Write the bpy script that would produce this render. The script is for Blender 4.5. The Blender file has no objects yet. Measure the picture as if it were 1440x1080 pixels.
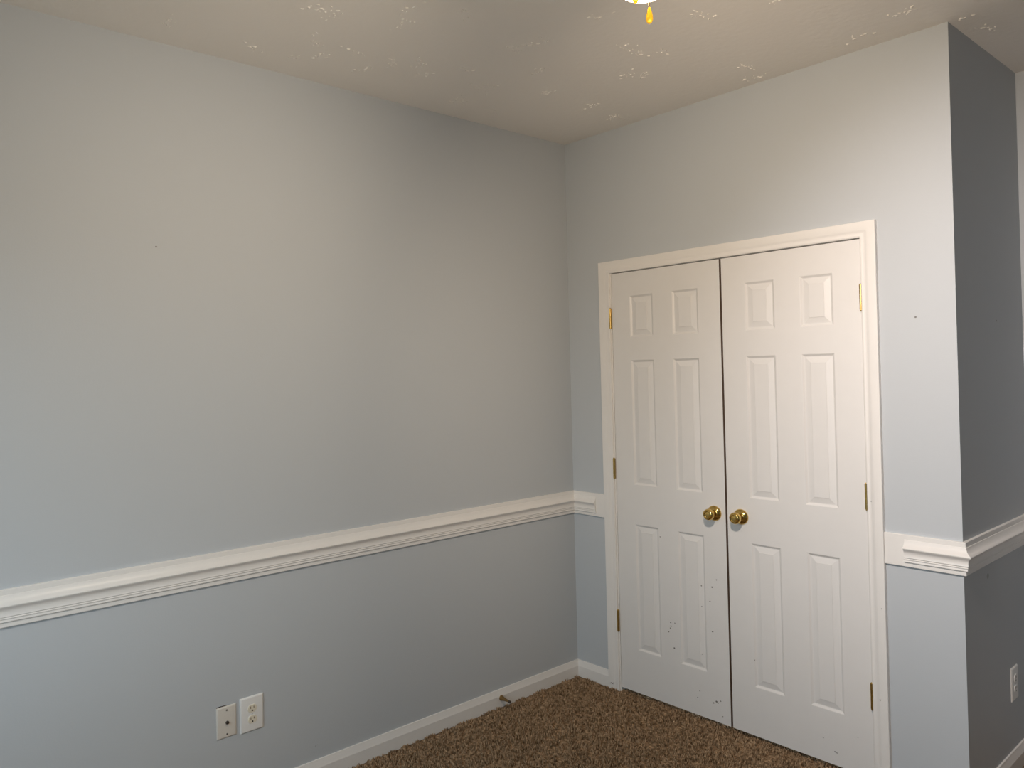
import bpy, bmesh, math, random
import numpy as np
from mathutils import Vector, Matrix

random.seed(7)
R = math.radians
S = bpy.context.scene
COL = S.collection

# ------------------------------------------------------------------ camera
cam_data = bpy.data.cameras.new('camera')
cam = bpy.data.objects.new('camera', cam_data)
COL.objects.link(cam)
CAM = Vector((2.61648, -3.09699, 1.56923))
yaw, pitch, roll = R(51.44033), R(0.40627), R(-1.38365)
fw = Vector((-math.sin(yaw) * math.cos(pitch), math.cos(yaw) * math.cos(pitch), math.sin(pitch)))
rt = Vector((math.cos(yaw), math.sin(yaw), 0.0))
up = rt.cross(fw)
r2 = math.cos(roll) * rt + math.sin(roll) * up
u2 = -math.sin(roll) * rt + math.cos(roll) * up
cam.matrix_world = Matrix(((r2.x, u2.x, -fw.x, CAM.x), (r2.y, u2.y, -fw.y, CAM.y),
                           (r2.z, u2.z, -fw.z, CAM.z), (0, 0, 0, 1)))
cam_data.sensor_fit = 'HORIZONTAL'
cam_data.sensor_width = 36.0
cam_data.lens = 1075.62786 / 1440 * 36.0
cam_data.shift_x = 131.85184 / 1440
cam_data.shift_y = -22.03188 / 1440
cam_data.clip_start = 0.02
S.camera = cam

# ------------------------------------------------------------------ light and exposure
S.view_settings.view_transform = 'Standard'
S.view_settings.look = 'None'
S.view_settings.gamma = 1.0
S.view_settings.use_curve_mapping = False
S.view_settings.exposure = -0.01
S.cycles.use_denoising = True
S.cycles.max_bounces = 12
S.cycles.diffuse_bounces = 8
S.cycles.sample_clamp_indirect = 6.0

SKY_STRENGTH = 7.3
LAMP_STRENGTH = 31.0
LAMP_COLOUR = (1.0, 0.78, 0.52)
# spots added round the bowl to fill walls and ceiling: aim direction, power, cone, blend, colour
AMBER, WARM, SOFT = (1.0, 0.79, 0.58), (1.0, 0.83, 0.65), (1.0, 0.95, 0.98)
FILL_SPOTS = [((-0.33, 1.0, -0.34), 80.0, 110, 1.0, AMBER), ((0.12, 1.0, -0.52), 86.0, 86, 1.0, SOFT),
         ((-1.0, -0.10, -0.38), 57.0, 118, 1.0, WARM), ((-0.75, 0.66, 0.05), 4.5, 125, 1.0, WARM)]

world = bpy.data.worlds.new('overcast_sky')
S.world = world
world.use_nodes = True
wn, wl = world.node_tree.nodes, world.node_tree.links
wn.clear()
w_out = wn.new('ShaderNodeOutputWorld')
w_bg = wn.new('ShaderNodeBackground')
w_tc = wn.new('ShaderNodeTexCoord')
w_sep = wn.new('ShaderNodeSeparateXYZ')
w_ramp = wn.new('ShaderNodeValToRGB')
w_map = wn.new('ShaderNodeMapRange')
wl.new(w_tc.outputs['Generated'], w_sep.inputs[0])
wl.new(w_sep.outputs['Z'], w_map.inputs['Value'])
w_map.inputs['From Min'].default_value = -1.0
w_map.inputs['From Max'].default_value = 1.0
wl.new(w_map.outputs[0], w_ramp.inputs[0])
w_ramp.color_ramp.elements[0].position = 0.46
w_ramp.color_ramp.elements[0].color = (0.14, 0.16, 0.15, 1)
w_ramp.color_ramp.elements[1].position = 0.54
w_ramp.color_ramp.elements[1].color = (0.79, 0.97, 1.09, 1)
wl.new(w_ramp.outputs[0], w_bg.inputs['Color'])
w_bg.inputs['Strength'].default_value = SKY_STRENGTH
wl.new(w_bg.outputs[0], w_out.inputs[0])

# the daylight window is in the wall behind the camera
WX0, WX1, WZ0, WZ1 = 0.62, 1.92, 0.75, 2.10
XR, YB = 3.95, -3.72            # right wall and rear wall faces
H = 2.742                       # ceiling
portal = bpy.data.lights.new('window_portal', 'AREA')
portal.shape = 'RECTANGLE'
portal.size = WX1 - WX0
portal.size_y = WZ1 - WZ0
portal.cycles.is_portal = True
po = bpy.data.objects.new('window_portal', portal)
COL.objects.link(po)
po.location = ((WX0 + WX1) / 2, YB - 0.13, (WZ0 + WZ1) / 2)
po.rotation_euler = (R(90), 0, 0)   # an area light faces its -Z; this points it at +y
XC = 1.71387                    # outside corner of the closet
YR = 0.788                      # far wall of the alcove


# ------------------------------------------------------------------ materials
def mat(name, colour, rough=0.6, metal=0.0, noise=0.0, nscale=30.0, bump=0.0, bscale=200.0, spec=0.5):
    m = bpy.data.materials.new(name)
    m.use_nodes = True
    nt = m.node_tree
    b = nt.nodes['Principled BSDF']
    b.inputs['Base Color'].default_value = (*colour, 1)
    b.inputs['Roughness'].default_value = rough
    b.inputs['Metallic'].default_value = metal
    b.inputs['Specular IOR Level'].default_value = spec
    tc = nt.nodes.new('ShaderNodeTexCoord')
    if noise:
        n = nt.nodes.new('ShaderNodeTexNoise')
        n.inputs['Scale'].default_value = nscale
        n.inputs['Detail'].default_value = 4
        nt.links.new(tc.outputs['Object'], n.inputs['Vector'])
        mx = nt.nodes.new('ShaderNodeMix')
        mx.data_type = 'RGBA'
        mx.inputs['A'].default_value = (*[c * (1 - noise) for c in colour], 1)
        mx.inputs['B'].default_value = (*[min(1, c * (1 + noise)) for c in colour], 1)
        nt.links.new(n.outputs['Fac'], mx.inputs['Factor'])
        nt.links.new(mx.outputs['Result'], b.inputs['Base Color'])
    if bump:
        n = nt.nodes.new('ShaderNodeTexNoise')
        n.inputs['Scale'].default_value = bscale
        n.inputs['Detail'].default_value = 3
        nt.links.new(tc.outputs['Object'], n.inputs['Vector'])
        bp = nt.nodes.new('ShaderNodeBump')
        bp.inputs['Strength'].default_value = bump
        bp.inputs['Distance'].default_value = 0.002
        nt.links.new(n.outputs['Fac'], bp.inputs['Height'])
        nt.links.new(bp.outputs[0], b.inputs['Normal'])
    return m


M_WALL = mat('blue_grey_wall_paint', (0.497, 0.530, 0.562), 0.62, bump=0.10, bscale=160, spec=0.35)
M_TRIM = mat('white_trim_paint', (0.78, 0.765, 0.745), 0.38, noise=0.02, nscale=25)
M_DOOR = mat('white_door_paint', (0.725, 0.715, 0.705), 0.40, noise=0.02, nscale=18, bump=0.05, bscale=120)
M_BRASS = mat('polished_brass', (0.72, 0.50, 0.16), 0.14, 1.0, noise=0.08, nscale=60)
M_HINGE = mat('aged_brass', (0.55, 0.38, 0.13), 0.30, 1.0, noise=0.25, nscale=120)
M_STOP = mat('dull_bronze_brass', (0.34, 0.22, 0.09), 0.38, 1.0, noise=0.15, nscale=90)
M_RUBBER = mat('brown_rubber', (0.07, 0.05, 0.035), 0.7)
M_EDGE = mat('dark_brown_door_edge', (0.17, 0.115, 0.08), 0.75, noise=0.15, nscale=40)  # latch edges coloured dark brown to darken the gap between the doors
M_SCUFF = mat('grey_scuff', (0.16, 0.15, 0.14), 0.8)
M_HOLE = mat('dark_gap', (0.035, 0.022, 0.016), 0.9)
M_PLATE = mat('white_plastic_plate', (0.78, 0.78, 0.77), 0.35)
M_PLATE2 = mat('off_white_painted_plate', (0.66, 0.63, 0.58), 0.45, noise=0.03, nscale=80)
M_IVORY = mat('ivory_plastic', (0.74, 0.69, 0.57), 0.4)
M_SLOT = mat('dark_slot', (0.03, 0.022, 0.015), 0.8)
M_OLDSLOT = mat('brown_slot', (0.17, 0.12, 0.06), 0.7)
M_STEEL = mat('dull_steel', (0.35, 0.34, 0.32), 0.4, 1.0)
M_COAX = mat('coax_socket_metal', (0.12, 0.11, 0.10), 0.4, 0.8)
M_FANM = mat('fan_body_white', (0.74, 0.72, 0.68), 0.4)
M_BLADE = mat('fan_blade_white', (0.72, 0.70, 0.66), 0.45, noise=0.03, nscale=14)
M_FOB = mat('amber_translucent_fob', (1.0, 0.74, 0.12), 0.22)
nt = M_FOB.node_tree
nt.nodes['Principled BSDF'].inputs['Transmission Weight'].default_value = 0.7
tr = nt.nodes.new('ShaderNodeBsdfTranslucent')
tr.inputs['Color'].default_value = (1.0, 0.74, 0.12, 1)
mxs = nt.nodes.new('ShaderNodeMixShader')
mxs.inputs[0].default_value = 0.5
nt.links.new(nt.nodes['Principled BSDF'].outputs[0], mxs.inputs[1])
nt.links.new(tr.outputs[0], mxs.inputs[2])
nt.links.new(mxs.outputs[0], nt.nodes['Material Output'].inputs[0])

# ceiling: flat white paint with patches of raised, brushed-on dabs
M_CEIL = bpy.data.materials.new('textured_ceiling_paint')
M_CEIL.use_nodes = True
nt = M_CEIL.node_tree
b = nt.nodes['Principled BSDF']
b.inputs['Base Color'].default_value = (0.84, 0.81, 0.77, 1)
b.inputs['Roughness'].default_value = 0.75
b.inputs['Specular IOR Level'].default_value = 0.3
tc = nt.nodes.new('ShaderNodeTexCoord')
n_patch = nt.nodes.new('ShaderNodeTexNoise')
n_patch.inputs['Scale'].default_value = 6.0
n_patch.inputs['Detail'].default_value = 1.0
r_patch = nt.nodes.new('ShaderNodeMapRange')
r_patch.inputs['From Min'].default_value = 0.60
r_patch.inputs['From Max'].default_value = 0.72
n_dab = nt.nodes.new('ShaderNodeTexNoise')
n_dab.inputs['Scale'].default_value = 55.0
n_dab.inputs['Detail'].default_value = 3.0
n_dab.inputs['Distortion'].default_value = 1.2
r_dab = nt.nodes.new('ShaderNodeMapRange')
r_dab.inputs['From Min'].default_value = 0.56
r_dab.inputs['From Max'].default_value = 0.66
n_fine = nt.nodes.new('ShaderNodeTexNoise')
n_fine.inputs['Scale'].default_value = 42.0
n_fine.inputs['Detail'].default_value = 5.0
for n in (n_patch, n_dab, n_fine):
    nt.links.new(tc.outputs['Object'], n.inputs['Vector'])
nt.links.new(n_patch.outputs['Fac'], r_patch.inputs['Value'])
nt.links.new(n_dab.outputs['Fac'], r_dab.inputs['Value'])
mul = nt.nodes.new('ShaderNodeMath'); mul.operation = 'MULTIPLY'
nt.links.new(r_patch.outputs[0], mul.inputs[0])
nt.links.new(r_dab.outputs[0], mul.inputs[1])
mad = nt.nodes.new('ShaderNodeMath'); mad.operation = 'MULTIPLY_ADD'
mad.inputs[1].default_value = 0.30
nt.links.new(n_fine.outputs['Fac'], mad.inputs[0])
mad.inputs[2].default_value = 0.0
bp = nt.nodes.new('ShaderNodeBump')
bp.inputs['Strength'].default_value = 1.0
bp.inputs['Distance'].default_value = 0.0035
nt.links.new(mad.outputs[0], bp.inputs['Height'])
nt.links.new(bp.outputs[0], b.inputs['Normal'])

# carpet yarn: brown with tuft-sized colour variation
M_CARPET = bpy.data.materials.new('brown_carpet_yarn')
M_CARPET.use_nodes = True
nt = M_CARPET.node_tree
b = nt.nodes['Principled BSDF']
b.inputs['Roughness'].default_value = 0.95
b.inputs['Specular IOR Level'].default_value = 0.1
tc = nt.nodes.new('ShaderNodeTexCoord')
n1 = nt.nodes.new('ShaderNodeTexNoise')
n1.inputs['Scale'].default_value = 75.0
n1.inputs['Detail'].default_value = 2.0
ramp = nt.nodes.new('ShaderNodeValToRGB')
ramp.color_ramp.elements[0].position = 0.30
ramp.color_ramp.elements[0].color = (0.125, 0.078, 0.042, 1)
ramp.color_ramp.elements[1].position = 0.70
ramp.color_ramp.elements[1].color = (0.50, 0.35, 0.22, 1)
nt.links.new(tc.outputs['Object'], n1.inputs['Vector'])
nt.links.new(n1.outputs['Fac'], ramp.inputs[0])
nt.links.new(ramp.outputs[0], b.inputs['Base Color'])

# frosted glass bowl with the lamp alight inside it
M_GLOW = bpy.data.materials.new('lit_frosted_glass')
M_GLOW.use_nodes = True
nt = M_GLOW.node_tree
nt.nodes.clear()
o_ = nt.nodes.new('ShaderNodeOutputMaterial')
e_ = nt.nodes.new('ShaderNodeEmission')
e_.inputs['Color'].default_value = (*LAMP_COLOUR, 1)
e_.inputs['Strength'].default_value = LAMP_STRENGTH
nt.links.new(e_.outputs[0], o_.inputs[0])

# thin window pane
M_PANE = bpy.data.materials.new('window_glass')
M_PANE.use_nodes = True
nt = M_PANE.node_tree
nt.nodes.clear()
o_ = nt.nodes.new('ShaderNodeOutputMaterial')
t_ = nt.nodes.new('ShaderNodeBsdfTransparent')
g_ = nt.nodes.new('ShaderNodeBsdfGlossy')
g_.inputs['Roughness'].default_value = 0.02
x_ = nt.nodes.new('ShaderNodeMixShader')
x_.inputs[0].default_value = 0.06
nt.links.new(t_.outputs[0], x_.inputs[1])
nt.links.new(g_.outputs[0], x_.inputs[2])
nt.links.new(x_.outputs[0], o_.inputs[0])


# ------------------------------------------------------------------ helpers
def wloc(o):
    v = Vector(o.location)
    while o.parent:
        o = o.parent
        v += Vector(o.location)
    return v


def obj(name, bm, mats, parent=None, loc=(0, 0, 0), smooth=False, bevel=0.0, segs=2):
    """link one bmesh (in world coordinates) as one object with its origin at loc"""
    loc = Vector(loc)
    bmesh.ops.recalc_face_normals(bm, faces=bm.faces)
    bm.transform(Matrix.Translation(-loc))
    me = bpy.data.meshes.new(name)
    bm.to_mesh(me)
    bm.free()
    for m in (mats if isinstance(mats, (list, tuple)) else [mats]):
        me.materials.append(m)
    o = bpy.data.objects.new(name, me)
    COL.objects.link(o)
    if parent:
        o.parent = parent
        o.location = loc - wloc(parent)
    else:
        o.location = loc
    if smooth:
        for p in me.polygons:
            p.use_smooth = True
        if hasattr(me, 'set_sharp_from_angle'):
            me.set_sharp_from_angle(angle=R(38))
    if bevel:
        md = o.modifiers.new('bevel', 'BEVEL')
        md.width = bevel
        md.segments = segs
        md.limit_method = 'ANGLE'
        md.angle_limit = R(40)
    return o


def empty(name, loc):
    o = bpy.data.objects.new(name, None)
    o.empty_display_size = 0.05
    o.location = loc
    COL.objects.link(o)
    return o


def tag(o, label=None, cat=None, kind=None, group=None):
    if label: o['label'] = label
    if cat: o['category'] = cat
    if kind: o['kind'] = kind
    if group: o['group'] = group
    return o


def box(bm, x0, x1, y0, y1, z0, z1, mi=0):
    v = [bm.verts.new((x, y, z)) for z in (z0, z1) for x, y in ((x0, y0), (x1, y0), (x1, y1), (x0, y1))]
    for f in ((3, 2, 1, 0), (4, 5, 6, 7), (0, 1, 5, 4), (1, 2, 6, 5), (2, 3, 7, 6), (3, 0, 4, 7)):
        bm.faces.new([v[i] for i in f]).material_index = mi


def prism(bm, poly, z0, z1):
    a = [bm.verts.new((x, y, z0)) for x, y in poly]
    c = [bm.verts.new((x, y, z1)) for x, y in poly]
    n = len(poly)
    bm.faces.new(a[::-1]); bm.faces.new(c)
    for i in range(n):
        bm.faces.new((a[i], a[(i + 1) % n], c[(i + 1) % n], c[i]))


def sweep(bm, rings, close=True):
    """rings: lists of equal length of points; skins them, with caps on both ends"""
    vs = [[bm.verts.new(p) for p in ring] for ring in rings]
    n = len(vs[0])
    for a, c in zip(vs, vs[1:]):
        for i in range(n if close else n - 1):
            bm.faces.new((a[i], a[(i + 1) % n], c[(i + 1) % n], c[i]))
    bm.faces.new(vs[0]); bm.faces.new(vs[-1][::-1])


def lathe(bm, prof, base, axis, seg=36, mi=0):
    """prof: (radius, distance along axis); revolves round axis from base"""
    ax = Vector(axis).normalized()
    e1 = ax.orthogonal().normalized()
    e2 = ax.cross(e1)
    base = Vector(base)
    rings = []
    for r, h in prof:
        if r < 1e-6:
            rings.append([bm.verts.new(base + ax * h)])
        else:
            rings.append([bm.verts.new(base + ax * h + r * (math.cos(2 * math.pi * k / seg) * e1 + math.sin(2 * math.pi * k / seg) * e2)) for k in range(seg)])
    for a, c in zip(rings, rings[1:]):
        for k in range(seg):
            k2 = (k + 1) % seg
            if len(a) == 1 and len(c) == 1: continue
            if len(a) == 1: f = (a[0], c[k2], c[k])
            elif len(c) == 1: f = (a[k], a[k2], c[0])
            else: f = (a[k], a[k2], c[k2], c[k])
            bm.faces.new(f).material_index = mi
    for ring in (rings[0], rings[-1]):
        if len(ring) > 1:
            bm.faces.new(ring).material_index = mi


def struct(o, label, cat):
    return tag(o, label, cat, 'structure')


# ------------------------------------------------------------------ shell
T = 0.114
bm = bmesh.new()
box(bm, -T, 0, YB - T, 0 + T, -0.12, H + 0.1)
# tiny nail hole and a scratch in the paint, and the raw cut-out above the cable plate
def blot(bm, pts, axis, level, mi=1):
    vs = []
    for a, c in pts:
        p = (level, a, c) if axis == 0 else (a, level, c)
        vs.append(bm.verts.new(p))
    bm.faces.new(vs).material_index = mi
def disc(bm, a, c, r, axis, level, mi=1, k=8, sx=1.0):
    blot(bm, [(a + sx * r * math.cos(2 * math.pi * i / k), c + r * math.sin(2 * math.pi * i / k)) for i in range(k)], axis, level, mi)
disc(bm, -2.1538, 2.0288, 0.0032, 0, 0.0004)
blot(bm, [(-1.5735, 0.1235), (-1.568, 0.1262), (-1.559, 0.1290), (-1.5655, 0.1283), (-1.5700, 0.1270)], 0, 0.0004)
blot(bm, [(-1.9735, 0.3855), (-1.925, 0.3872), (-1.925, 0.3890), (-1.9400, 0.3908), (-1.9600, 0.3918), (-1.9735, 0.3908)], 0, 0.0004, 2)
struct(obj('wall_left', bm, [M_WALL, M_SCUFF, M_HOLE]), 'long blue grey wall on the left, above and below its white rail', 'wall')

OX0, OX1, OZ = 0.2525, 1.4320, 2.0560          # rough opening of the closet
bm = bmesh.new()
box(bm, 0, OX0, 0, T, -0.12, H + 0.1)
box(bm, OX0, OX1, 0, T, OZ, H + 0.1)
prism(bm, [(OX1, 0), (XC, 0), (XC - T, T), (OX1, T)], -0.12, H + 0.1)
disc(bm, 1.5898, 1.7286, 0.0030, 1, -0.0004, sx=1.3)
struct(obj('wall_closet', bm, [M_WALL, M_SCUFF]), 'blue grey wall around the white double closet doors', 'wall')

bm = bmesh.new()
prism(bm, [(XC, 0), (XC, YR), (XC - T, YR), (XC - T, T)], -0.12, H + 0.1)
disc(bm, 0.4426, 1.718, 0.0035, 0, XC + 0.0004)
disc(bm, 0.2537, 0.782, 0.010, 0, XC + 0.0004, 2, 9, 1.3)
M_SMUDGE = mat('faint_smudge', (0.36, 0.39, 0.40), 0.7)
struct(obj('wall_alcove', bm, [M_WALL, M_SCUFF, M_SMUDGE]), 'shaded blue grey closet side wall turning back at the right edge', 'wall')

bm = bmesh.new()
box(bm, -T, XR + T, YR, YR + T, -0.12, H + 0.1)
struct(obj('wall_far', bm, M_WALL), 'sliver of blue grey far wall at the extreme right edge', 'wall')
bm = bmesh.new()
box(bm, XR, XR + T, YB - T, YR, -0.12, H + 0.1)
struct(obj('wall_right', bm, M_WALL), 'blue grey wall on the right, outside the photo', 'wall')
bm = bmesh.new()
box(bm, 0, WX0, YB - T, YB, -0.12, H + 0.1)
box(bm, WX1, XR, YB - T, YB, -0.12, H + 0.1)
box(bm, WX0, WX1, YB - T, YB, -0.12, WZ0)
box(bm, WX0, WX1, YB - T, YB, WZ1, H + 0.1)
struct(obj('wall_rear', bm, M_WALL), 'blue grey wall with the window, behind the camera', 'wall')

bm = bmesh.new()
box(bm, -T, XR + T, YB - T, YR + T, H, H + 0.12)
dr = random.Random(11)
spots = [(0.153, -1.85), (0.304, -1.678), (0.172, -1.674), (0.323, -1.515), (0.21, -1.416), (0.321, -1.352), (0.685, -1.58), (0.593, -1.519),
         (0.325, -1.179), (0.158, -0.664), (0.68, -1.064), (0.744, -1.057), (0.798, -1.041), (0.159, -0.899), (0.924, -0.74), (0.521, -1.741),
         (0.415, -0.154), (0.45, -0.353), (1.486, -0.134), (1.093, -0.195), (1.782, 0.185), (1.236, -0.76), (0.177, -2.154), (0.458, -0.643),
         (0.324, -0.907), (0.936, -0.648)]
spots += [(dr.uniform(0.1, XR - 0.1), dr.uniform(YB + 0.1, YR - 0.1)) for _ in range(90)]
for cx_, cy_ in spots:
    a_ = dr.uniform(0, math.pi)
    for _ in range(dr.randint(7, 16)):
        u_, v_ = dr.gauss(0, 0.026), dr.gauss(0, 0.013)
        px_, py_ = cx_ + u_ * math.cos(a_) - v_ * math.sin(a_), cy_ + u_ * math.sin(a_) + v_ * math.cos(a_)
        if px_ < 0.02 or py_ > YR - 0.02 or (py_ > -0.02 and px_ < XC + 0.02): continue
        l_, w_, h_ = dr.uniform(0.003, 0.009), dr.uniform(0.002, 0.004), dr.uniform(0.0015, 0.004)
        b_ = a_ + dr.uniform(-0.8, 0.8)
        ca, sa = math.cos(b_), math.sin(b_)
        lo_ = [bm.verts.new((px_ + x * ca - y * sa, py_ + x * sa + y * ca, H + 0.0005)) for x, y in
               [(l_ * math.cos(t) * dr.uniform(0.8, 1.2), w_ * math.sin(t) * dr.uniform(0.8, 1.2)) for t in [math.pi * k / 3 for k in range(6)]]]
        cc = sum((v.co for v in lo_), Vector()) / 6
        hi_ = [bm.verts.new((cc.x + (v.co.x - cc.x) * 0.5, cc.y + (v.co.y - cc.y) * 0.5, H - h_ * dr.uniform(0.7, 1.0))) for v in lo_]
        for k in range(6):
            bm.faces.new((lo_[k], lo_[(k + 1) % 6], hi_[(k + 1) % 6], hi_[k]))
        bm.faces.new(hi_)
struct(obj('ceiling', bm, M_CEIL), 'off white ceiling with brushed texture dabs', 'ceiling')

# window behind the camera
bm = bmesh.new()
fwid = 0.05
box(bm, WX0, WX0 + fwid, YB - 0.09, YB - 0.03, WZ0, WZ1)
box(bm, WX1 - fwid, WX1, YB - 0.09, YB - 0.03, WZ0, WZ1)
box(bm, WX0 + fwid, WX1 - fwid, YB - 0.09, YB - 0.03, WZ0, WZ0 + fwid)
box(bm, WX0 + fwid, WX1 - fwid, YB - 0.09, YB - 0.03, WZ1 - fwid, WZ1)
zm = (WZ0 + WZ1) / 2
box(bm, WX0 + fwid, WX1 - fwid, YB - 0.085, YB - 0.035, zm - 0.02, zm + 0.02)
win = struct(obj('window_1', bm, M_TRIM, bevel=0.003), 'white framed sash window behind the camera', 'window')
bm = bmesh.new()
box(bm, WX0 + fwid, WX1 - fwid, YB - 0.063, YB - 0.059, WZ0 + fwid, zm - 0.02)
obj('pane', bm, M_PANE, win)
bm = bmesh.new()
box(bm, WX0 + fwid, WX1 - fwid, YB - 0.063, YB - 0.059, zm + 0.02, WZ1 - fwid)
obj('pane', bm, M_PANE, win)

# ------------------------------------------------------------------ carpeted floor: backing plus tufts where the photo shows it
ZB = -0.014
bm = bmesh.new()
box(bm, -T, XR + T, YB - T, YR + T, -0.12, ZB)
bm.verts.ensure_lookup_table()
base_me = bpy.data.meshes.new('tmp')
bmesh.ops.recalc_face_normals(bm, faces=bm.faces)
bm.to_mesh(base_me); bm.free()
rng = np.random.default_rng(3)
def tuft_points(x0, x1, y0, y1, step, keep):
    xs = np.arange(x0, x1, step); ys = np.arange(y0, y1, step)
    gx, gy = np.meshgrid(xs, ys)
    p = np.stack([gx.ravel(), gy.ravel()], 1)
    p += rng.uniform(-0.45, 0.45, p.shape) * step
    return p[keep(p[:, 0], p[:, 1])]
tp = tuft_points(0.014, 1.70, -1.95, 0.05, 0.0078, lambda x, y: (y > -1.90 + 1.05 * x) & ((y < -0.001) | ((x > 0.275) & (x < 1.41))) & ~((y > -0.016) & ((x < 0.272) | (x > 1.4115))))
tp = np.concatenate([tp, tuft_points(1.728, 2.1, 0.30, 0.775, 0.0075, lambda x, y: x > 0)])
NT, SEG = len(tp), 5
lev = np.array([0.0, 0.45, 0.8]); rad = np.array([0.75, 1.0, 0.72])
ang = rng.uniform(0, 2 * np.pi, NT)[:, None, None] + (np.arange(SEG) * 2 * np.pi / SEG)[None, None, :] + (np.arange(3) * 0.5)[None, :, None]
# smooth random field a couple of tufts wide: clumps of yarn with pits between them
def field(p, cell):
    g = rng.random((512, 512)); q = p / cell + 200.0
    i = np.floor(q).astype(int); f = q - i; f = f * f * (3 - 2 * f)
    a_, b__ = i[:, 0] % 511, i[:, 1] % 511
    return (g[a_, b__] * (1 - f[:, 0]) + g[a_ + 1, b__] * f[:, 0]) * (1 - f[:, 1]) + (g[a_, b__ + 1] * (1 - f[:, 0]) + g[a_ + 1, b__ + 1] * f[:, 0]) * f[:, 1]
clump = np.clip((field(tp, 0.018) - 0.27) / 0.22, 0.0, 1.0)
hgt = rng.uniform(0.0125, 0.0175, NT) * (0.12 + 0.88 * clump); rr = rng.uniform(0.0030, 0.0046, NT) * (0.7 + 0.3 * clump)
lean_a = rng.uniform(0, 2 * np.pi, NT); lean = rng.uniform(0.0, 0.0055, NT)
lx, ly = np.cos(lean_a) * lean, np.sin(lean_a) * lean
V = np.empty((NT, 3 * SEG + 1, 3))
for k in range(3):
    s = lev[k]
    V[:, k * SEG:(k + 1) * SEG, 0] = tp[:, 0:1] + (lx * s * s)[:, None] + (rr * rad[k])[:, None] * np.cos(ang[:, k])
    V[:, k * SEG:(k + 1) * SEG, 1] = tp[:, 1:2] + (ly * s * s)[:, None] + (rr * rad[k])[:, None] * np.sin(ang[:, k])
    V[:, k * SEG:(k + 1) * SEG, 2] = ZB - 0.001 + (hgt * s)[:, None]
V[:, -1, 0] = tp[:, 0] + lx; V[:, -1, 1] = tp[:, 1] + ly; V[:, -1, 2] = ZB + hgt
V[:, :, 0] = np.where(tp[:, 0:1] < 1.70, np.maximum(V[:, :, 0], 0.0005), np.maximum(V[:, :, 0], XC + 0.0005))
fl = []
for k in range(2):
    for i in range(SEG):
        j = (i + 1) % SEG
        a, b_, c, d = k * SEG + i, k * SEG + j, (k + 1) * SEG + j, (k + 1) * SEG + i
        fl += [(a, b_, c), (a, c, d)]
for i in range(SEG):
    fl.append((2 * SEG + i, 2 * SEG + (i + 1) % SEG, 3 * SEG))
fl = np.array(fl)
F = (fl[None] + (np.arange(NT) * (3 * SEG + 1))[:, None, None]).reshape(-1, 3)
V = V.reshape(-1, 3)
bv = np.array([v.co[:] for v in base_me.vertices])
bq = np.array([list(p.vertices) for p in base_me.polygons])
bt = np.concatenate([bq[:, [0, 1, 2]], bq[:, [0, 2, 3]]])
F = np.concatenate([bt, F + len(bv)])
V = np.concatenate([bv, V])
me = bpy.data.meshes.new('floor')
me.vertices.add(len(V)); me.vertices.foreach_set('co', V.astype(np.float32).ravel())
me.loops.add(F.size); me.loops.foreach_set('vertex_index', F.astype(np.int32).ravel())
me.polygons.add(len(F))
me.polygons.foreach_set('loop_start', np.arange(0, F.size, 3, dtype=np.int32))
me.polygons.foreach_set('loop_total', np.full(len(F), 3, dtype=np.int32))
sm = np.ones(len(F), dtype=bool); sm[:len(bt)] = False
me.polygons.foreach_set('use_smooth', sm)
me.update(calc_edges=True)
bpy.data.meshes.remove(base_me)
me.materials.append(M_CARPET)
fo = bpy.data.objects.new('floor', me)
COL.objects.link(fo)
struct(fo, 'brown cut pile carpet covering the floor', 'floor')

# ------------------------------------------------------------------ baseboards
BASE = [(0.0, -0.010), (0.0135, -0.010), (0.0135, 0.044), (0.0115, 0.050), (0.0068, 0.066), (0.0055, 0.072), (0.0, 0.0725)]
def run(bm, prof, ends):
    """sweep a (out, height) profile between two plan points with mitre vectors"""
    sweep(bm, [[(p[0] + d * m[0], p[1] + d * m[1], z) for d, z in prof] for p, m in ends])
bm = bmesh.new(); run(bm, BASE, [((0, YB), (1, 0)), ((0, 0), (1, -1))])
for (y, z, r) in ((-0.760, 0.058, 0.0028), (-0.790, 0.030, 0.0022), (-0.905, 0.022, 0.0024), (-1.10, 0.030, 0.003), (-0.36, 0.020, 0.003)):
    pass
struct(obj('baseboard_left', bm, M_TRIM), 'white baseboard along the foot of the long left wall', 'baseboard')
bm = bmesh.new(); run(bm, BASE, [((0, 0), (1, -1)), ((0.2072, 0), (0, -1))])
struct(obj('baseboard_closet', bm, M_TRIM), 'short white baseboard between the room corner and the closet casing', 'baseboard')
bm = bmesh.new(); run(bm, BASE, [((1.4712, 0), (0, -1)), ((XC, 0), (1, -1))])
struct(obj('baseboard_corner', bm, M_TRIM), 'short white baseboard right of the closet casing, below the frame', 'baseboard')
bm = bmesh.new(); run(bm, BASE, [((XC, 0), (1, -1)), ((XC, YR), (1, -1))])
struct(obj('baseboard_alcove', bm, M_TRIM), 'white baseboard at the foot of the shaded alcove wall', 'baseboard')
bm = bmesh.new(); run(bm, BASE, [((XC, YR), (1, -1)), ((XR, YR), (-1, -1))])
struct(obj('baseboard_far', bm, M_TRIM), 'white baseboard on the far wall past the alcove', 'baseboard')

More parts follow.
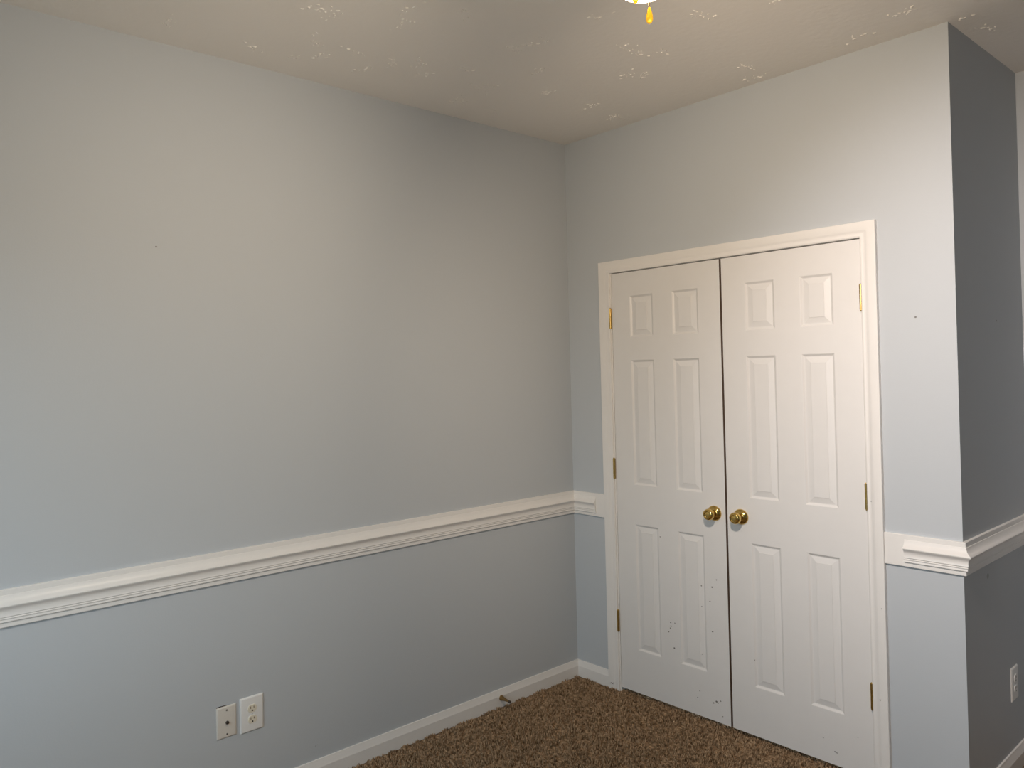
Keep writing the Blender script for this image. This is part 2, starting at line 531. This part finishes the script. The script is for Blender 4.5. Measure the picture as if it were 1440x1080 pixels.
# ------------------------------------------------------------------ chair rail: flat board with a moulding planted on it
Z1, Z0 = 0.9455, 0.8308
BOARD = [(0.0, Z0), (0.0095, Z0), (0.0105, Z0 + 0.0015), (0.0105, Z1 - 0.0015), (0.0095, Z1), (0.0, Z1)]
MOULD = [(0.0100, 0.9285), (0.0120, 0.9275), (0.0130, 0.9240), (0.0150, 0.9170), (0.0180, 0.9110), (0.0230, 0.9060), (0.0285, 0.9025),
         (0.0305, 0.9000), (0.0305, 0.8980), (0.0290, 0.8955), (0.0260, 0.8920), (0.0228, 0.8880), (0.0207, 0.8840), (0.0196, 0.8790),
         (0.0193, 0.8690), (0.0200, 0.8670), (0.0200, 0.8650), (0.0180, 0.8638), (0.0172, 0.8615), (0.0186, 0.8600), (0.0182, 0.8575),
         (0.0162, 0.8562), (0.0160, 0.8535), (0.0170, 0.8515), (0.0165, 0.8485), (0.0135, 0.8465), (0.0100, 0.8455)]
def rail(name, board_ends, mould_ends, label):
    bm = bmesh.new()
    run(bm, BOARD, board_ends)
    o = obj(name, bm, M_TRIM)
    struct(o, label, 'chair rail')
    bm = bmesh.new()
    run(bm, MOULD, mould_ends)
    obj('moulding', bm, M_TRIM, o, loc=(mould_ends[0][0][0], mould_ends[0][0][1], 0.85), smooth=True)
    return o
e = [((0, YB), (1, 0)), ((0, 0), (1, -1))]
rail('trim_1', e, e, 'long white chair rail running along the left wall')
rail('trim_2', [((0, 0), (1, -1)), ((0.2072, 0), (0, -1))], [((0, 0), (1, -1)), ((0.152, 0), (0, -1))],
     'short white chair rail piece between the room corner and the closet casing')
rail('trim_3', [((1.4712, 0), (0, -1)), ((XC, 0), (1, -1))], [((1.537, 0), (0, -1)), ((XC, 0), (1, -1))],
     'short white chair rail piece between the closet casing and the outside corner')
e = [((XC, 0), (1, -1)), ((XC, YR), (1, -1))]
rail('trim_4', e, e, 'shaded white chair rail on the alcove wall at the right edge')
e = [((XC, YR), (1, -1)), ((XR, YR), (-1, -1))]
rail('trim_5', e, e, 'white chair rail on the far wall past the alcove')

# ------------------------------------------------------------------ closet casing and jamb
XO0, XO1, ZO = 0.2072, 1.4711, 2.0977
CW = 0.0575
CAS = [(0.0, 0.0), (0.0, 0.0172), (0.0012, 0.0186), (0.0050, 0.0188), (0.0260, 0.0158), (0.0330, 0.0140), (0.0350, 0.0122),
       (0.0450, 0.0112), (0.0480, 0.0122), (0.0520, 0.0118), (0.0555, 0.0100), (CW, 0.0075), (CW, 0.0)]
bm = bmesh.new()
rings = []
for (x, z, mx, mz) in ((XO0, -0.012, 1, 0), (XO0, ZO, 1, -1), (XO1, ZO, -1, -1), (XO1, -0.012, -1, 0)):
    rings.append([(x + w * mx, -t, z + w * mz) for w, t in CAS])
sweep(bm, rings)
for (x, z, r) in ((0.2180, 0.017, 0.0022), (0.2240, 0.0215, 0.0018), (0.2330, 0.0190, 0.0022), (0.2275, 0.0175, 0.0015), (0.2380, 0.024, 0.0016)):
    disc(bm, x, z, r, 1, -0.0191, 1, 7, 1.3)
for (x, z, r) in ((1.4450, 0.3230, 0.0025), (1.4580, 0.662, 0.0018), (1.4330, 1.055, 0.0016)):
    disc(bm, x, z, r, 1, -0.0191, 1, 7)
struct(obj('trim_6', bm, [M_TRIM, M_SCUFF], smooth=True), 'white mitred casing framing the double closet doors', 'door casing')
JX0, JX1, JZ = 0.2705, 1.4138, 2.0392
bm = bmesh.new()
box(bm, OX0, JX0, 0.0, T, -0.012, JZ)
box(bm, JX1, OX1, 0.0, T, -0.012, JZ)
box(bm, OX0, OX1, 0.0, T, JZ, OZ)
box(bm, JX0, JX1, 0.045, 0.057, JZ - 0.012, JZ)
struct(obj('trim_7', bm, M_TRIM), 'white door jamb lining inside the closet casing', 'door jamb')

# ------------------------------------------------------------------ six panel doors
DZ0, DZ1, DT = 0.0105, 2.0356, 0.035
PZ = [(0.2155, 0.8220), (1.0100, 1.6110), (1.7190, 1.9215)]
RINGS = [(0.0000, 0.0000), (0.0025, -0.0006), (0.0060, -0.0038), (0.0100, -0.0066), (0.0125, -0.0068), (0.0340, -0.0022), (0.0352, -0.0008)]
def build_door(name, x0, x1, cols, label, scuffs, hinge_x, hinge_spots, knob_x):
    bm = bmesh.new()
    xs = sorted({x0, x1, *[c for p in cols for c in p]})
    zs = sorted({DZ0, DZ1, *[c for p in PZ for c in p]})
    vcache = {}
    def vt(x, y, z):
        k = (round(x, 5), round(y, 5), round(z, 5))
        if k not in vcache: vcache[k] = bm.verts.new((x, y, z))
        return vcache[k]
    for a, c in zip(xs, xs[1:]):
        for d, f in zip(zs, zs[1:]):
            if (a, c) in cols and (d, f) in PZ:
                prev = None
                for ins, dep in RINGS:
                    cur = [vt(a + ins, -dep, d + ins), vt(c - ins, -dep, d + ins), vt(c - ins, -dep, f - ins), vt(a + ins, -dep, f - ins)]
                    if prev:
                        for i in range(4):
                            bm.faces.new((prev[i], prev[(i + 1) % 4], cur[(i + 1) % 4], cur[i]))
                    prev = cur
                bm.faces.new(prev)
            else:
                bm.faces.new((vt(a, 0, d), vt(c, 0, d), vt(c, 0, f), vt(a, 0, f)))
    bk = [bm.verts.new(p) for p in ((x0, DT, DZ0), (x1, DT, DZ0), (x1, DT, DZ1), (x0, DT, DZ1))]
    bm.faces.new(bk[::-1])
    bot = [vt(x, 0, DZ0) for x in xs]; top = [vt(x, 0, DZ1) for x in xs]
    lft = [vt(x0, 0, z) for z in zs]; rgt = [vt(x1, 0, z) for z in zs]
    bm.faces.new(bot + [bk[1], bk[0]]); bm.faces.new(top + [bk[2], bk[3]])
    fl_, fr_ = bm.faces.new(lft + [bk[3], bk[0]]), bm.faces.new(rgt + [bk[2], bk[1]])
    (fr_ if knob_x > (x0 + x1) / 2 else fl_).material_index = 2
    for s in scuffs:
        x, z, r = s[:3]
        y = s[3] if len(s) > 3 else -0.0003
        disc(bm, x, z, r, 1, y, 1, 7, 1.2)
    o = obj(name, bm, [M_DOOR, M_SCUFF, M_EDGE], loc=(hinge_x, 0, DZ0))
    struct(o, label, 'door')
    # hinges
    for za, zb in hinge_spots:
        hb = bmesh.new()
        L_ = zb - za
        prof = [(0.0, -0.003), (0.0030, -0.003), (0.0042, -0.0005)]
        for k in range(5):
            s0, s1 = L_ * k / 5, L_ * (k + 1) / 5
            prof += [(0.0046, s0 + 0.0002), (0.0058, s0 + 0.0008), (0.0058, s1 - 0.0008), (0.0046, s1 - 0.0002)]
        prof += [(0.0042, L_ + 0.0005), (0.0030, L_ + 0.003), (0.0, L_ + 0.003)]
        hy = -0.0062
        lathe(hb, prof, (hinge_x, hy, za), (0, 0, 1), 16)
        h = obj('hinge', hb, M_HINGE, o, loc=(hinge_x, hy, za), smooth=True)
        lb = bmesh.new()
        box(lb, hinge_x - 0.0045, hinge_x - 0.0003, -0.0015, 0.0006, za, zb)
        box(lb, hinge_x + 0.0003, hinge_x + 0.0045, -0.0015, 0.0006, za, zb)
        obj('hinge_leaf', lb, M_HINGE, h, loc=(hinge_x, 0, za))
    # knob on its rose
    kz = 0.927
    kb = bmesh.new()
    lathe(kb, [(0.0, 0.0), (0.0150, 0.0), (0.0150, 0.012), (0.0130, 0.016), (0.0118, 0.022), (0.0125, 0.027), (0.0165, 0.031), (0.0215, 0.036),
               (0.0242, 0.042), (0.0248, 0.047), (0.0240, 0.052), (0.0215, 0.0565), (0.0180, 0.0588), (0.0155, 0.0590), (0.0142, 0.0578),
               (0.0130, 0.0568), (0.0090, 0.0576), (0.0045, 0.0581), (0.0, 0.0583)], (knob_x, 0, kz), (0, -1, 0), 48)
    k = obj('door_knob', kb, M_BRASS, o, loc=(knob_x, 0, kz), smooth=True)
    k['label'] = 'round polished brass knob'
    rb = bmesh.new()
    lathe(rb, [(0.0, 0.0), (0.0330, 0.0), (0.0330, 0.0025), (0.0318, 0.0050), (0.0290, 0.0080), (0.0240, 0.0118), (0.0200, 0.0140),
               (0.0165, 0.0155), (0.0, 0.0158)], (knob_x, 0, kz), (0, -1, 0), 48)
    obj('rosette', rb, M_BRASS, k, loc=(knob_x, 0, kz), smooth=True)
    return o

build_door('door_1', 0.27374, 0.8419, [(0.3745, 0.5040), (0.6040, 0.7370)],
           'left white six panel closet door, scuffed near the bottom',
           [(0.7170, 0.5940, 0.0026, 0.0005), (0.7690, 0.5985, 0.0034), (0.7910, 0.6350, 0.0026), (0.7575, 0.5330, 0.0030), (0.7165, 0.5020, 0.0020, 0.0005),
            (0.7660, 0.4020, 0.0034), (0.5720, 0.2790, 0.0036), (0.5560, 0.3920, 0.0030), (0.5780, 0.3950, 0.0024), (0.5575, 0.3760, 0.0034),
            (0.5540, 0.3660, 0.0030), (0.5450, 0.3470, 0.0028), (0.6730, 0.2810, 0.0026, 0.0010), (0.6980, 0.2845, 0.0024, 0.0010), (0.7120, 0.2890, 0.0020, 0.0005),
            (0.7620, 0.0880, 0.0030), (0.7760, 0.0980, 0.0042), (0.7960, 0.1060, 0.0026), (0.7830, 0.0935, 0.0024), (0.6850, 0.0870, 0.0028), (0.6960, 0.1200, 0.0022),
            (0.8040, 0.0420, 0.0022), (0.5120, 0.7810, 0.0024)],
           0.2655, [(0.2830, 0.3860), (1.0320, 1.1300), (1.7690, 1.8670)], 0.790)
build_door('door_2', 0.8511, 1.41063, [(0.9530, 1.0810), (1.1835, 1.3110)],
           'right white six panel closet door, cleaner than its twin',
           [(1.2710, 0.0620, 0.0026), (1.2780, 0.0600, 0.0022), (0.9560, 0.330, 0.0018), (1.3560, 0.1480, 0.0016), (1.2280, 0.1010, 0.0020)],
           1.4131, [(0.2730, 0.3720), (1.0200, 1.1180), (1.7670, 1.8650)], 0.912)

# ------------------------------------------------------------------ wall plates
def plate_mesh(a0, a1, z0, z1, t, face):
    """bevelled cover plate; face maps (a, z, out) to the wall"""
    bm = bmesh.new()
    rings = []
    for ins, d in ((0.0, 0.0), (0.0, t * 0.35), (0.0012, t * 0.6), (0.0045, t * 0.95), (0.0070, t)):
        rings.append([face(a, z, d) for a, z in ((a0 + ins, z0 + ins), (a1 - ins, z0 + ins), (a1 - ins, z1 - ins), (a0 + ins, z1 - ins))])
    sweep(bm, rings)
    return bm
def screw(parent, a, z, t, face, ax, m):
    bm = bmesh.new()
    p = face(a, z, t)
    lathe(bm, [(0.0, -0.001), (0.0034, -0.001), (0.0034, 0.0004), (0.0026, 0.0010), (0.0, 0.0012)], p, ax, 14)
    n = len(bm.verts)
    q0, q1 = face(a - 0.0028, z - 0.0012, t + 0.0013), face(a + 0.0028, z + 0.0012, t + 0.0013)
    vs = [bm.verts.new(face(a + da, z + dz, t + 0.0013)) for da, dz in ((-0.0030, -0.0016), (-0.0024, -0.0022), (0.0030, 0.0016), (0.0024, 0.0022))]
    bm.faces.new(vs).material_index = 1
    obj('screw', bm, [m, M_SLOT], parent, loc=p, smooth=True)
def receptacle(parent, a, z, t, face, m_body, m_slots, m_ground):
    """one rounded outlet face with its two slots and earth hole"""
    bm = bmesh.new()
    hw, hh = 0.0172, 0.0143
    out = []
    for k in range(40):
        th = 2 * math.pi * k / 40
        x, y = 0.0175 * math.cos(th), 0.0175 * math.sin(th)
        out.append((max(-hw, min(hw, x)), max(-hh, min(hh, y))))
    sweep(bm, [[face(a + x * s, z + y * s, d) for x, y in out] for s, d in ((1.0, t - 0.002), (1.0, t + 0.0012), (0.96, t + 0.0020))])
    def quad(x0, x1, y0, y1, mi):
        vs = [bm.verts.new(face(a + x, z + y, t + 0.0023)) for x, y in ((x0, y0), (x1, y0), (x1, y1), (x0, y1))]
        bm.faces.new(vs).material_index = mi
    quad(-0.0078, -0.0050, 0.0000, 0.0088, 1)
    quad(0.0050, 0.0078, 0.0010, 0.0082, 1)
    vs = [bm.verts.new(face(a + x, z + y, t + 0.0023)) for x, y in
          [(0.0030 * math.cos(th), -0.0072 + 0.0030 * math.sin(th)) for th in [math.pi * k / 6 for k in range(7)]] + [(-0.0030, -0.0100), (0.0030, -0.0100)]]
    bm.faces.new(vs).material_index = 2
    obj('receptacle', bm, [m_body, m_slots, m_ground], parent, loc=face(a, z, t), smooth=True)

fL = lambda a, z, d: (d, a, z)                       # left wall
fA = lambda a, z, d: (XC + d, a, z)                  # alcove wall
# cable plate
t = 0.0055
root = empty('cable_wall_plate', (0, -1.9365, 0.275))
tag(root, 'off white cable plate with a central round socket, beside the left wall outlet', 'wall plate')
obj('plate', plate_mesh(-1.9745, -1.8990, 0.2750, 0.3880, t, fL), M_PLATE2, root, loc=(0, -1.9365, 0.3315), smooth=True)
bm = bmesh.new()
lathe(bm, [(0.0, -0.001), (0.0062, -0.001), (0.0062, 0.0016), (0.0048, 0.0018), (0.0047, 0.0068), (0.0030, 0.0070), (0.0028, 0.0040), (0.0, 0.0040)],
      fL(-1.9355, 0.3295, t), (1, 0, 0), 18)
sk = obj('coaxial_socket', bm, M_COAX, root, loc=fL(-1.9355, 0.3295, t), smooth=True)
sk['label'] = 'dark metal round socket'
screw(root, -1.9365, 0.3740, t, fL, (1, 0, 0), M_STEEL)
screw(root, -1.9365, 0.2885, t, fL, (1, 0, 0), M_STEEL)
# outlet on the left wall
t = 0.0065
root = empty('power_outlet', (0, -1.837, 0.268))
tag(root, 'large white outlet plate with ivory sockets, right of the cable plate on the left wall', 'power outlet')
obj('plate', plate_mesh(-1.8840, -1.7910, 0.2685, 0.3960, t, fL), M_PLATE, root, loc=(0, -1.8375, 0.332), smooth=True)
receptacle(root, -1.8375, 0.3525, t, fL, M_IVORY, M_OLDSLOT, M_SLOT)
receptacle(root, -1.8375, 0.3130, t, fL, M_IVORY, M_OLDSLOT, M_SLOT)
screw(root, -1.8375, 0.33275, t, fL, (1, 0, 0), M_PLATE)
# outlet on the alcove wall
t = 0.0055
root = empty('power_outlet', (XC, 0.5270, 0.257))
tag(root, 'shaded white outlet plate low on the alcove wall at the right edge', 'power outlet')
obj('plate', plate_mesh(0.4870, 0.5670, 0.2560, 0.3830, t, fA), M_PLATE, root, loc=(XC, 0.5270, 0.32), smooth=True)
receptacle(root, 0.5270, 0.3395, t, fA, M_PLATE, M_OLDSLOT, M_SLOT)
receptacle(root, 0.5270, 0.3000, t, fA, M_PLATE, M_OLDSLOT, M_SLOT)
screw(root, 0.5270, 0.31975, t, fA, (1, 0, 0), M_PLATE)

# ------------------------------------------------------------------ door stop on the baseboard
sx, sy, sz = 0.0135, -0.5705, 0.0355
ax = Vector((0.0665, -0.0075, 0.0025)).normalized()
root = empty('door_stop', (sx, sy, sz))
tag(root, 'small brass cone door stop sticking out of the left baseboard', 'door stop')
bm = bmesh.new()
lathe(bm, [(0.0, -0.004), (0.0125, -0.004), (0.0128, 0.002), (0.0115, 0.007), (0.0085, 0.018), (0.0062, 0.032), (0.0052, 0.048), (0.0050, 0.060), (0.0, 0.060)],
      (sx, sy, sz), ax, 28)
obj('stem', bm, M_STOP, root, loc=(sx, sy, sz), smooth=True)
tipb = Vector((sx, sy, sz)) + ax * 0.058
bm = bmesh.new()
lathe(bm, [(0.0, 0.0), (0.0062, 0.0), (0.0066, 0.003), (0.0062, 0.009), (0.0045, 0.0115), (0.0, 0.012)], tipb, ax, 24)
tp_ = obj('bumper', bm, M_RUBBER, root, loc=tipb, smooth=True)
tp_['label'] = 'dark rubber bumper tip'

# ------------------------------------------------------------------ ceiling fan with its light: only the lit bowl and the fobs reach into the photo
FX, FY = 1.7837, -1.8721
ZC = 2.3145                       # middle of the glass globe
root = empty('ceiling_fan_light', (FX, FY, H))
tag(root, 'lit glass ceiling light with hanging pull chains at the top edge', 'ceiling light')
bm = bmesh.new()
lathe(bm, [(0.0, 0.0), (0.070, 0.0), (0.070, 0.012), (0.055, 0.045), (0.020, 0.065), (0.0, 0.065)], (FX, FY, H), (0, 0, -1), 40)
obj('canopy', bm, M_FANM, root, loc=(FX, FY, H), smooth=True)
bm = bmesh.new()
lathe(bm, [(0.0, 0.0), (0.013, 0.0), (0.013, 0.07), (0.0, 0.07)], (FX, FY, H - 0.055), (0, 0, -1), 24)
obj('downrod', bm, M_FANM, root, loc=(FX, FY, H - 0.06), smooth=True)
bm = bmesh.new()
lathe(bm, [(0.0, 0.0), (0.03, 0.0), (0.060, 0.008), (0.105, 0.030), (0.120, 0.060), (0.120, 0.120), (0.105, 0.150), (0.070, 0.170), (0.0, 0.172)],
      (FX, FY, 2.622), (0, 0, -1), 48)
obj('motor_housing', bm, M_FANM, root, loc=(FX, FY, 2.622), smooth=True)
bm = bmesh.new()
lathe(bm, [(0.0, 0.0), (0.045, 0.0), (0.048, 0.060), (0.050, 0.070), (0.046, 0.094), (0.0, 0.094)],
      (FX, FY, 2.451), (0, 0, -1), 48)
obj('light_fitter', bm, M_FANM, root, loc=(FX, FY, 2.451), smooth=True)
# glass bowl
bm = bmesh.new()
RB, HB = 0.066, 0.060
a0 = math.acos(0.040 / RB)
prof = [(RB * math.cos(a), HB * math.sin(a)) for a in [-a0 + (math.pi / 2 + a0) * k / 24 for k in range(24)]] + [(0.0, HB)]
prof = [(0.0, prof[0][1])] + prof
lathe(bm, prof, (FX, FY, ZC), (0, 0, -1), 48)
g = obj('glass_bowl', bm, M_GLOW, root, loc=(FX, FY, ZC), smooth=True)
g['label'] = 'glowing frosted glass bowl'
# added spots just outside the glass, each aimed at an area to brighten
for aim, power, cone, blend, colour in FILL_SPOTS:
    if power <= 0: continue
    aim = Vector(aim).normalized()
    ld = bpy.data.lights.new('fill_spot', 'SPOT')
    ld.energy = power; ld.color = colour
    ld.spot_size = R(cone); ld.spot_blend = blend
    ld.shadow_soft_size = 0.06
    lo = bpy.data.objects.new('fill_spot', ld)
    COL.objects.link(lo)
    lo.parent = root
    lo.location = Vector((FX, FY, ZC - 0.020)) + Vector((aim.x, aim.y, 0)) * 0.100 - root.location
    lo.rotation_euler = aim.to_track_quat('-Z', 'Y').to_euler()
# pull chains with amber fobs
def pull(px, py, ztop, zfob, label):
    bm = bmesh.new()
    arm = Vector((px - FX, py - FY, 0))
    q = [Vector((FX, FY, ztop)) + arm * k + Vector((0, 0, -0.008 * k * k)) for k in (0.45, 0.75, 0.95, 1.0)]
    q[-1].z -= 0.006
    sd = Vector((-arm.y, arm.x, 0)).normalized()
    sweep(bm, [[p + sd * w + Vector((0, 0, h)) for w, h in ((-0.0022, -0.0022), (0.0022, -0.0022), (0.0022, 0.0022), (-0.0022, 0.0022))] for p in q])
    ztop = q[-1].z
    n = int((ztop - zfob) / 0.0034)
    for k in range(n):
        m = Matrix.Translation((px, py, ztop - 0.0034 * k))
        bmesh.ops.create_uvsphere(bm, u_segments=6, v_segments=4, radius=0.0014, matrix=m)
    c = obj('pull_chain', bm, M_BRASS, root, loc=(px, py, zfob), smooth=True)
    bm = bmesh.new()
    lathe(bm, [(0.0, 0.0), (0.0018, 0.0), (0.0026, 0.0025), (0.0040, 0.008), (0.0056, 0.015), (0.0060, 0.020), (0.0052, 0.0245), (0.0030, 0.0275), (0.0, 0.0285)],
          (px, py, zfob), (0, 0, -1), 24)
    f = obj('chain_fob', bm, M_FOB, c, loc=(px, py, zfob), smooth=True)
    f['label'] = label
dirv = Vector((FX - CAM.x, FY - CAM.y, 0)).normalized()
pull(1.8338, -1.9362, 2.372, 2.2010, 'amber teardrop fob on the lower chain')
pull(1.8193, -1.9546, 2.372, 2.2375, 'amber teardrop fob in front of the glass')
# blades, held above the frame
for k in range(5):
    a = math.atan2(dirv.y, dirv.x) + R(36) + R(72) * k
    d = Vector((math.cos(a), math.sin(a), 0)); s = Vector((-d.y, d.x, 0))
    zb = 2.535
    bm = bmesh.new()
    out = [(0.19, -0.045), (0.30, -0.060), (0.44, -0.066), (0.495, -0.056), (0.515, -0.030), (0.515, 0.030), (0.495, 0.056), (0.44, 0.066), (0.30, 0.060), (0.19, 0.045)]
    tilt = math.tan(R(11))
    rings = []
    for dz in (-0.003, 0.003):
        rings.append([Vector((FX, FY, zb + dz + w * tilt)) + d * l + s * w for l, w in out])
    sweep(bm, rings)
    bo = obj('blade', bm, M_BLADE, root, loc=Vector((FX, FY, zb)) + d * 0.19, bevel=0.0015)
    bm = bmesh.new()
    rings = []
    for l, w, dz in ((0.10, 0.018, 0.0), (0.16, 0.014, 0.006), (0.24, 0.030, -0.004)):
        rings.append([Vector((FX, FY, zb + dz + z_)) + d * l + s * w_ for w_, z_ in ((-w, -0.010), (w, -0.010), (w, -0.004), (-w, -0.004))])
    sweep(bm, rings)
    obj('blade_iron', bm, M_FANM, bo, loc=Vector((FX, FY, zb)) + d * 0.11)
